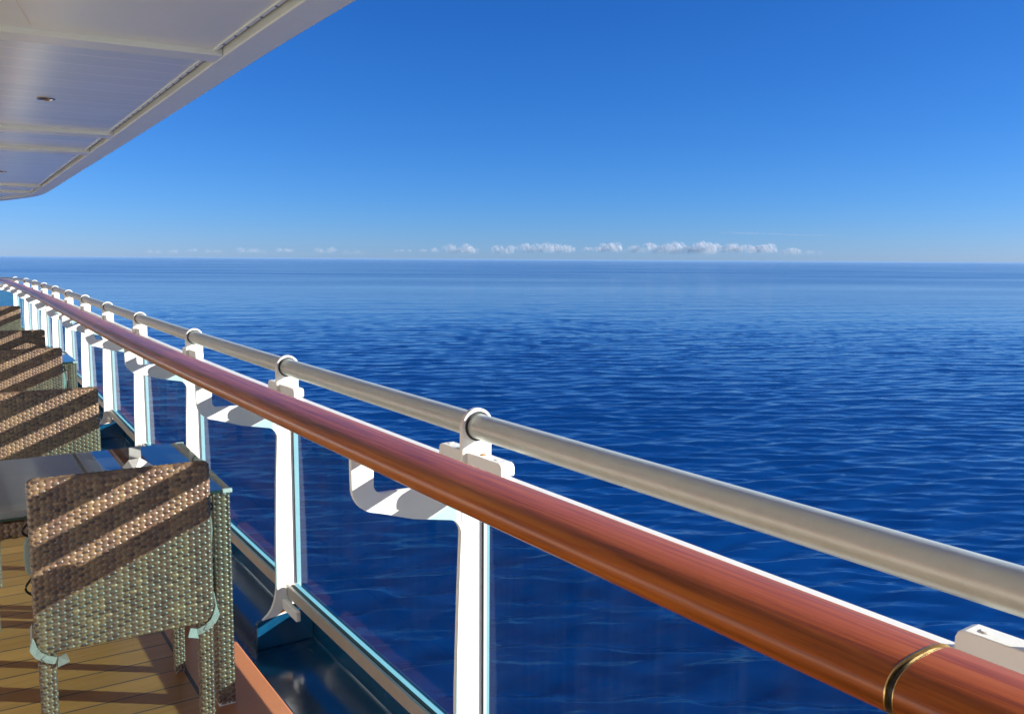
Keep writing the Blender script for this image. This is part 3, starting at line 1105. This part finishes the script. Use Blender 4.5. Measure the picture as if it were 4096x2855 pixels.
# chair: faces +Y, back panel at -Y, origin on the floor under the middle of the back
def make_chair(label):
    t = empty('wicker_chair', (0, 0, 0), 0, label, 'chair', 'wicker chairs along the railing')
    part('backrest', woven('backrest', 0.462, 0.046, 0.475, 1, roundtop=0.010), t, (0, 0, 0.385))
    part('seat', woven('seat', 0.455, 0.50, 0.055, 2, rc=0.014, dv=0.0022, du=0.003), t, (0, 0.278, 0.365))
    ml = woven('rear_leg', 0.042, 0.046, 0.384, 3, pu=0.0125, taper=(0.86, 1.0), lean=(0.0, 0.0), rc=0.007)
    for sx in (-1, 1):
        part('leg', ml, t, (sx * 0.205, -0.002, 0.0))
    mf = woven('front_leg', 0.042, 0.042, 0.364, 4, pu=0.0125, taper=(0.80, 1.0), rc=0.007)
    for sx in (-1, 1):
        o = part('leg', mf, t, (sx * 0.203, 0.515, 0.0))
        mb = MB(); mb.box(-0.016, 0.016, -0.016, 0.016, 0.0, 0.004); f = mb.build('foot_cap', M['clear_foot'], o)
    # cushion with webbing ties round the rear corners
    mb = MB()
    n = 28
    ring = []
    for z, g in ((0.0, -0.012), (0.012, 0.0), (0.035, 0.002), (0.05, -0.012), (0.056, -0.04)):
        pr = []
        for k in range(n):
            a = 2 * math.pi * k / n
            c, s_ = math.cos(a), math.sin(a)
            x = (0.225 + g) * math.copysign(abs(c) ** 0.35, c); y = (0.225 + g) * math.copysign(abs(s_) ** 0.35, s_)
            pr.append(Vector((x, y, z)))
        ring.append(pr)
    mb.rings(ring, caps=True)
    cu_ = mb.build('cushion', M['cushion'], t); cu_.location = (0, 0.27, 0.424)
    # loose pad hung on the front of the back, with dark ties showing past its edge
    mb = MB()
    ring = []
    for y, g in ((0.0, -0.02), (0.010, 0.0), (0.028, 0.004), (0.044, -0.014), (0.050, -0.05)):
        pr = []
        for k in range(28):
            a = 2 * math.pi * k / 28
            c, s_ = math.cos(a), math.sin(a)
            pr.append(Vector(((0.243 + g) * math.copysign(abs(c) ** 0.4, c), y, (0.085 + g * 0.6) * math.copysign(abs(s_) ** 0.55, s_))))
        ring.append(pr)
    mb.rings(ring, caps=True)
    bc = mb.build('back_cushion', M['cushion'], t); bc.location = (0, 0.026, 0.640)
    for sx in (-1, 1):
        for dz, hh in ((0.075, 0.045), (-0.085, 0.055)):
            pts_ = [(sx * (0.226 + 0.020 * math.sin(math.pi * q / 8)), 0.020 - 0.012 * math.sin(math.pi * q / 8), dz + hh * (q / 8 - 0.5)) for q in range(9)]
            mb = MB(); mb.tube(pts_, 0.0032, 8)
            mb.build('tie', M['black'], bc)
    for sx in (-1, 1):
        # flat band from the cushion down the side and round the corner of the back
        path = [(sx * 0.222, 0.04, 0.47), (sx * 0.2375, 0.02, 0.455), (sx * 0.2385, -0.010, 0.425), (sx * 0.2365, -0.0245, 0.405), (sx * 0.226, -0.0290, 0.388),
                (sx * 0.208, -0.0300, 0.374), (sx * 0.190, -0.0300, 0.366), (sx * 0.178, -0.0285, 0.363)]
        wv = 0.0095
        mb = MB()
        A = [Vector(p) for p in path]
        rings = []
        for i, p in enumerate(A):
            tg = (A[min(i + 1, len(A) - 1)] - A[max(i - 1, 0)]).normalized()
            out = Vector((sx, -0.4, 0)).normalized() if i < 3 else Vector((0, -1, 0))
            wd = tg.cross(out).normalized() * wv
            th_ = out * 0.0014
            rings.append([p + wd - th_, p - wd - th_, p - wd + th_, p + wd + th_])
        mb.rings(rings, smooth=False)
        # tied end
        e = A[-1]
        mb.add([e + Vector((0, -0.001, 0.012)), e + Vector((-sx * 0.018, -0.008, 0.020)), e + Vector((-sx * 0.026, -0.012, -0.004)), e + Vector((sx * 0.004, -0.006, -0.016)),
                e + Vector((0, -0.004, 0.012)), e + Vector((-sx * 0.018, -0.011, 0.020)), e + Vector((-sx * 0.026, -0.015, -0.004)), e + Vector((sx * 0.004, -0.009, -0.016))],
               [(0, 1, 2, 3), (4, 7, 6, 5), (0, 4, 5, 1), (1, 5, 6, 2), (2, 6, 7, 3), (3, 7, 4, 0)])
        st = mb.build('strap', M['mint'], cu_)
        st.location = (0, -0.27, -0.424)
        # buckle patch
        mb = MB(); mb.box(-0.006, 0.006, -0.0335, -0.0315, -0.009, 0.009)
        bk = mb.build('buckle', M['mint'], cu_); bk.location = (sx * 0.208, -0.27, 0.374 - 0.424); bk.rotation_euler = (0, sx * 0.6, 0)
    return t


CH = [
    (0.440, 2.515, R(-5), 'wicker chair nearest the camera, whole back in view with pale straps round its lower corners'),
    (0.425, 4.235, R(175), 'wicker chair just beyond the nearest glass table, its back rising over the far table edge'),
    (0.530, 6.20, R(-5), 'wicker chair in front of farther table, large dark shadow over its back'),
    (0.612, 7.80, R(175), 'wicker chair just behind the second table, only its sunlit back top showing'),
    (0.790, 11.70, R(175), 'farthest wicker chair at the left edge, small dark back under the handrail curve'),
]
for i, (x, y, rz, lab) in enumerate(CH):
    if i == 0:
        c0 = make_chair(lab); c = c0
    else:
        c = copy_tree(c0, None, ('back_cushion',) if abs(rz) > 1 else ()); c['label'] = lab
    c.location = (x, y, 0); c.rotation_euler = (0, 0, rz)

# table: origin on the floor under the near right corner, top runs -X and +Y
TW = 0.80


def make_table(label):
    t = empty('glass_table', (0, 0, 0), 0, label, 'table', 'wicker tables with glass tops')
    mb = MB(); mb.box(-TW, 0, 0, TW, 0.7102, 0.7202)
    g = mb.build('glass_top', M['tglass'], t, bevel=0.0025, seg=2)
    mb = MB()
    for x0, x1, y0, y1 in ((-TW, 0, -0.0006, 0.0), (-TW, 0, TW, TW + 0.0006), (-TW - 0.0006, -TW, 0, TW), (0, 0.0006, 0, TW)):
        mb.box(x0, x1, y0, y1, 0.7125, 0.7178)
    mb.build('edge_band', M['tedge'], g)
    for cx, cy in ((0, 0), (-TW, 0), (0, TW), (-TW, TW)):
        mb = MB()
        sx = -1 if cx == 0 else 1; sy = 1 if cy == 0 else -1
        mb.box(min(cx - sx * 0.002, cx + sx * 0.028), max(cx - sx * 0.002, cx + sx * 0.028), min(cy - sy * 0.002, cy + sy * 0.012), max(cy - sy * 0.002, cy + sy * 0.012), 0.709, 0.7216)
        mb.build('corner_guard', M['clear_foot'], g, bevel=0.002)
    ap = woven('apron', 0.050, 0.062, TW - 0.124, 5, pu=0.0163, pv=0.009, swap=True, axis='x', rc=0.010, du=0.002, dv=0.0026)
    # apron bars between the legs (axis='x': width becomes height)
    part('apron', ap, t, (-TW + 0.062, 0.034, 0.682))
    part('apron', ap, t, (-TW + 0.062, TW - 0.034, 0.682))
    part('apron', ap, t, (-0.034, 0.062, 0.682), (0, 0, R(90)))
    part('apron', ap, t, (-TW + 0.034, 0.062, 0.682), (0, 0, R(90)))
    lg = woven('table_leg', 0.056, 0.056, 0.703, 6, rc=0.008, taper=(0.94, 1.0))
    for cx in (-0.032, -TW + 0.032):
        for cy in (0.032, TW - 0.032):
            o = part('leg', lg, t, (cx, cy, 0.006))
            mb = MB(); mb.box(-0.026, 0.026, -0.026, 0.026, -0.006, 0.0055); mb.build('foot_cap', M['clear_foot'], o, bevel=0.002)
    return t


t0 = make_table('nearest wicker table with smoked glass top and a scrap of white paper on it')
t0.location = (0.788, 2.672, 0); t0.rotation_euler = (0, 0, R(-3.5))
t1 = copy_tree(t0)
t1['label'] = 'farther wicker table with sunlit glass top half hidden by the third chair'
t1.location = (0.905, 6.60, 0); t1.rotation_euler = (0, 0, R(-2))

# folded paper on the table
mb = MB()
mb.add([Vector(p) for p in ((0, 0, 0), (0.085, 0.01, 0.0), (0.10, 0.09, 0.003), (0.01, 0.10, 0.0), (0.045, 0.045, 0.036), (0.02, 0.075, 0.028))],
       [(0, 1, 4), (1, 2, 4), (2, 5, 4), (2, 3, 5), (3, 0, 5), (0, 4, 5)])
pn = mb.build('paper_napkin', M['paper'])
sol = pn.modifiers.new('thickness', 'SOLIDIFY'); sol.thickness = 0.0012
tag(pn, 'crumpled white paper napkin on the nearest glass table', 'napkin')
pn.location = (0.575, 3.05, 0.7225); pn.rotation_euler = (0, 0, 0.3)

# ---------------------------------------------------------------- clouds on the horizon
def mat_cloud(name, fac):
    m, nt, b = new_mat(name)
    nt.nodes.remove(b)
    out = nt.nodes['Material Output']
    tr = N(nt, 'ShaderNodeBsdfTransparent')
    df = N(nt, 'ShaderNodeBsdfDiffuse', Color=(0.92, 0.92, 0.94, 1))
    tl = N(nt, 'ShaderNodeBsdfTranslucent', Color=(0.92, 0.92, 0.94, 1))
    mxd = N(nt, 'ShaderNodeMixShader', Fac=0.45)
    nt.links.new(df.outputs[0], mxd.inputs[1]); nt.links.new(tl.outputs[0], mxd.inputs[2])
    tc = nt.nodes.new('ShaderNodeTexCoord')
    sep = nt.nodes.new('ShaderNodeSeparateXYZ'); nt.links.new(tc.outputs['Generated'], sep.inputs[0])
    r = ramp(nt, [(0.05, (0.0, 0, 0)), (0.75, (1, 1, 1))]); nt.links.new(sep.outputs['Z'], r.inputs['Fac'])
    ml = N(nt, 'ShaderNodeMath', operation='MULTIPLY'); ml.inputs[1].default_value = fac
    nt.links.new(r.outputs['Color'], ml.inputs[0])
    mx = N(nt, 'ShaderNodeMixShader'); nt.links.new(ml.outputs[0], mx.inputs['Fac'])
    nt.links.new(tr.outputs[0], mx.inputs[1]); nt.links.new(mxd.outputs[0], mx.inputs[2])
    nt.links.new(mx.outputs[0], out.inputs['Surface'])
    return m


CD = 46000.0
# azimuth from +Y, half width, elevation of top and base (degrees), strength
CLOUDS = [(12.32,0.34,0.46,0.20,0.50),(13.41,0.29,0.44,0.23,0.45),(14.50,0.32,0.54,0.35,0.60),(15.76,0.52,0.53,0.29,0.50),(18.18,0.84,0.59,0.29,0.60),(20.19,0.47,0.68,0.36,0.70),
          (22.72,0.56,0.70,0.32,0.80),(24.64,0.65,0.49,0.25,0.35),(27.74,0.58,0.66,0.44,0.70),(29.48,0.66,0.73,0.43,0.70),(31.72,1.00,0.96,0.33,0.90),(34.47,0.58,0.91,0.33,0.90),
          (36.73,1.08,1.06,0.43,1.00),(38.48,0.58,1.08,0.45,1.00),(40.30,0.50,1.00,0.55,0.80),(41.54,0.66,1.14,0.48,1.00),(43.43,0.74,1.04,0.45,0.95),(46.43,2.01,1.12,0.37,1.00),
          (49.76,1.09,1.05,0.46,0.90),(51.39,0.77,1.12,0.48,1.00),(53.08,0.60,0.80,0.37,0.70),(54.36,0.52,0.70,0.39,0.40)]
CL_LAB = ['faint small cloud farthest left on the horizon', 'second faint puff from the left on the horizon', 'tiny pale cloud third from the left, slightly higher', 'low faint cloud fourth from the left above the sea',
          'wider pale cloud with two humps, fifth from the left', 'small cloud with a bright left top, sixth from the left', 'lone pale cloud trailing down to the right above the sea', 'faintest low smear of cloud left of the main bank',
          'small cloud starting the main bank at its left end', 'low cloud second in the main bank from its left', 'broad rounded white cloud at the left of the main bank', 'round cloud right of the broad rounded one',
          'tall white cloud with two heads over mid horizon', 'leaning white cloud beside the two headed one', 'small high cloud between two taller white ones', 'narrow bright towering cloud in the middle of the bank',
          'white cloud sloping left, before the longest cloud', 'longest white cloud of the bank with many heads', 'low joined cloud right of the longest one', 'bright high cloud near the right end of the bank',
          'pale round cloud second from the right end', 'faintest cloud at the right end of the bank']
ico = None


def ico_sphere():
    bm = bmesh.new(); bmesh.ops.create_icosphere(bm, subdivisions=2, radius=1.0)
    v = np.array([p.co[:] for p in bm.verts]); f = [tuple(q.index for q in fc.verts) for fc in bm.faces]
    bm.free(); return v, f


ICO_V, ICO_F = ico_sphere()
cl_mats = {}
for i, (az, hw, top, base, st) in enumerate(CLOUDS):
    key = round(st, 2)
    if key not in cl_mats: cl_mats[key] = mat_cloud('cloud_vapour', 0.05 * st)
    D = CD * (1 + 0.05 * random.uniform(-1, 1))
    W = D * R(hw); H = D * R(top - base) * 1.25; zb = EYE.z + D * math.tan(R(base - 0.12 * (top - base)))
    mb = MB()
    nh = max(2, int(round(hw * 6)))
    def puff(cx, cy, cz, rr):
        q = ICO_V * rr * (1 + 0.10 * np.sin(ICO_V @ rng.normal(0, 2.6, (3, 1)) + rng.uniform(0, 6)))
        q = q + np.array([cx, cy, cz]); q[:, 2] = np.maximum(q[:, 2], 0.0)
        mb.add([Vector(p) for p in q], ICO_F, True)
    for h_ in range(nh):
        hx = (-1.0 + 2.0 * (h_ + random.uniform(0.2, 0.8)) / nh) * W
        hz = H * random.uniform(0.55, 1.0)
        br = min(hz * 0.55, W * 0.6)
        for k in range(7):                                  # body of one head
            rr = br * random.uniform(0.55, 0.85)
            puff(hx + random.uniform(-0.7, 0.7) * br, random.uniform(-0.5, 0.5) * br, random.uniform(0.25, 0.75) * hz - 0.1 * rr, rr)
        for k in range(12):                                 # cauliflower edge of the head
            a_ = random.uniform(-0.2, math.pi + 0.2)
            rr = br * random.uniform(0.20, 0.38)
            puff(hx + math.cos(a_) * br * 0.95, random.uniform(-0.5, 0.5) * br, hz * 0.62 + math.sin(a_) * hz * 0.38 - rr * 0.5, rr)
    for k in range(int(10 + 18 * hw)):                       # low skirt
        rr = H * random.uniform(0.14, 0.24)
        puff(random.uniform(-1, 1) * W, random.uniform(-0.2, 0.2) * W, H * random.uniform(0.12, 0.3), rr)
    me = bpy.data.meshes.new('cumulus_cloud')
    me.from_pydata([tuple(p) for p in mb.v], [], mb.f)
    me.polygons.foreach_set('use_smooth', [True] * len(me.polygons))
    o = link('cumulus_cloud', me, cl_mats[key])
    o.location = (D * math.sin(R(az)), D * math.cos(R(az)), zb)
    o.rotation_euler = (0, 0, -R(az))
    tag(o, CL_LAB[i], 'cloud', 'cumulus clouds along the horizon')
# thin high streak
mb = MB()
for k in range(60):
    x = random.uniform(-1, 1)
    q = ICO_V * np.array([290, 230, 25 * (1 - 0.6 * abs(x))]) * random.uniform(0.7, 1.2)
    mb.add([Vector(p) for p in (q + np.array([x * 3160, random.uniform(-290, 290), -x * 111 + random.uniform(-23, 23)]))], ICO_F, True)
me = bpy.data.meshes.new('streak_cloud'); me.from_pydata([tuple(p) for p in mb.v], [], mb.f)
me.polygons.foreach_set('use_smooth', [True] * len(me.polygons))
m = mat_cloud('thin_cloud_vapour', 0.05)
o = link('streak_cloud', me, m)
o.location = (CD * math.sin(R(52.9)), CD * math.cos(R(52.9)), EYE.z + CD * math.tan(R(1.68))); o.rotation_euler = (0, 0, -R(52.9))
tag(o, 'thin pale streak of cloud above the right part of the bank', 'cloud')

# ---------------------------------------------------------------- sea haze
mb = MB(); mb.box(-43000, 43000, -43000, 43000, SEA_Z - 3.0, 3.3)
hz = mb.build('haze', None)
hm = bpy.data.materials.new('sea_haze'); hm.use_nodes = True
hn = hm.node_tree; hn.nodes.clear()
ho = hn.nodes.new('ShaderNodeOutputMaterial')
pv = hn.nodes.new('ShaderNodeVolumePrincipled')
pv.inputs['Color'].default_value = (0.30, 0.52, 0.85, 1)
pv.inputs['Density'].default_value = 0.000045
hn.links.new(pv.outputs[0], ho.inputs['Volume'])
hz.data.materials.append(hm)
tag(hz, 'thin pale air lying over the sea', 'haze', kind='stuff')
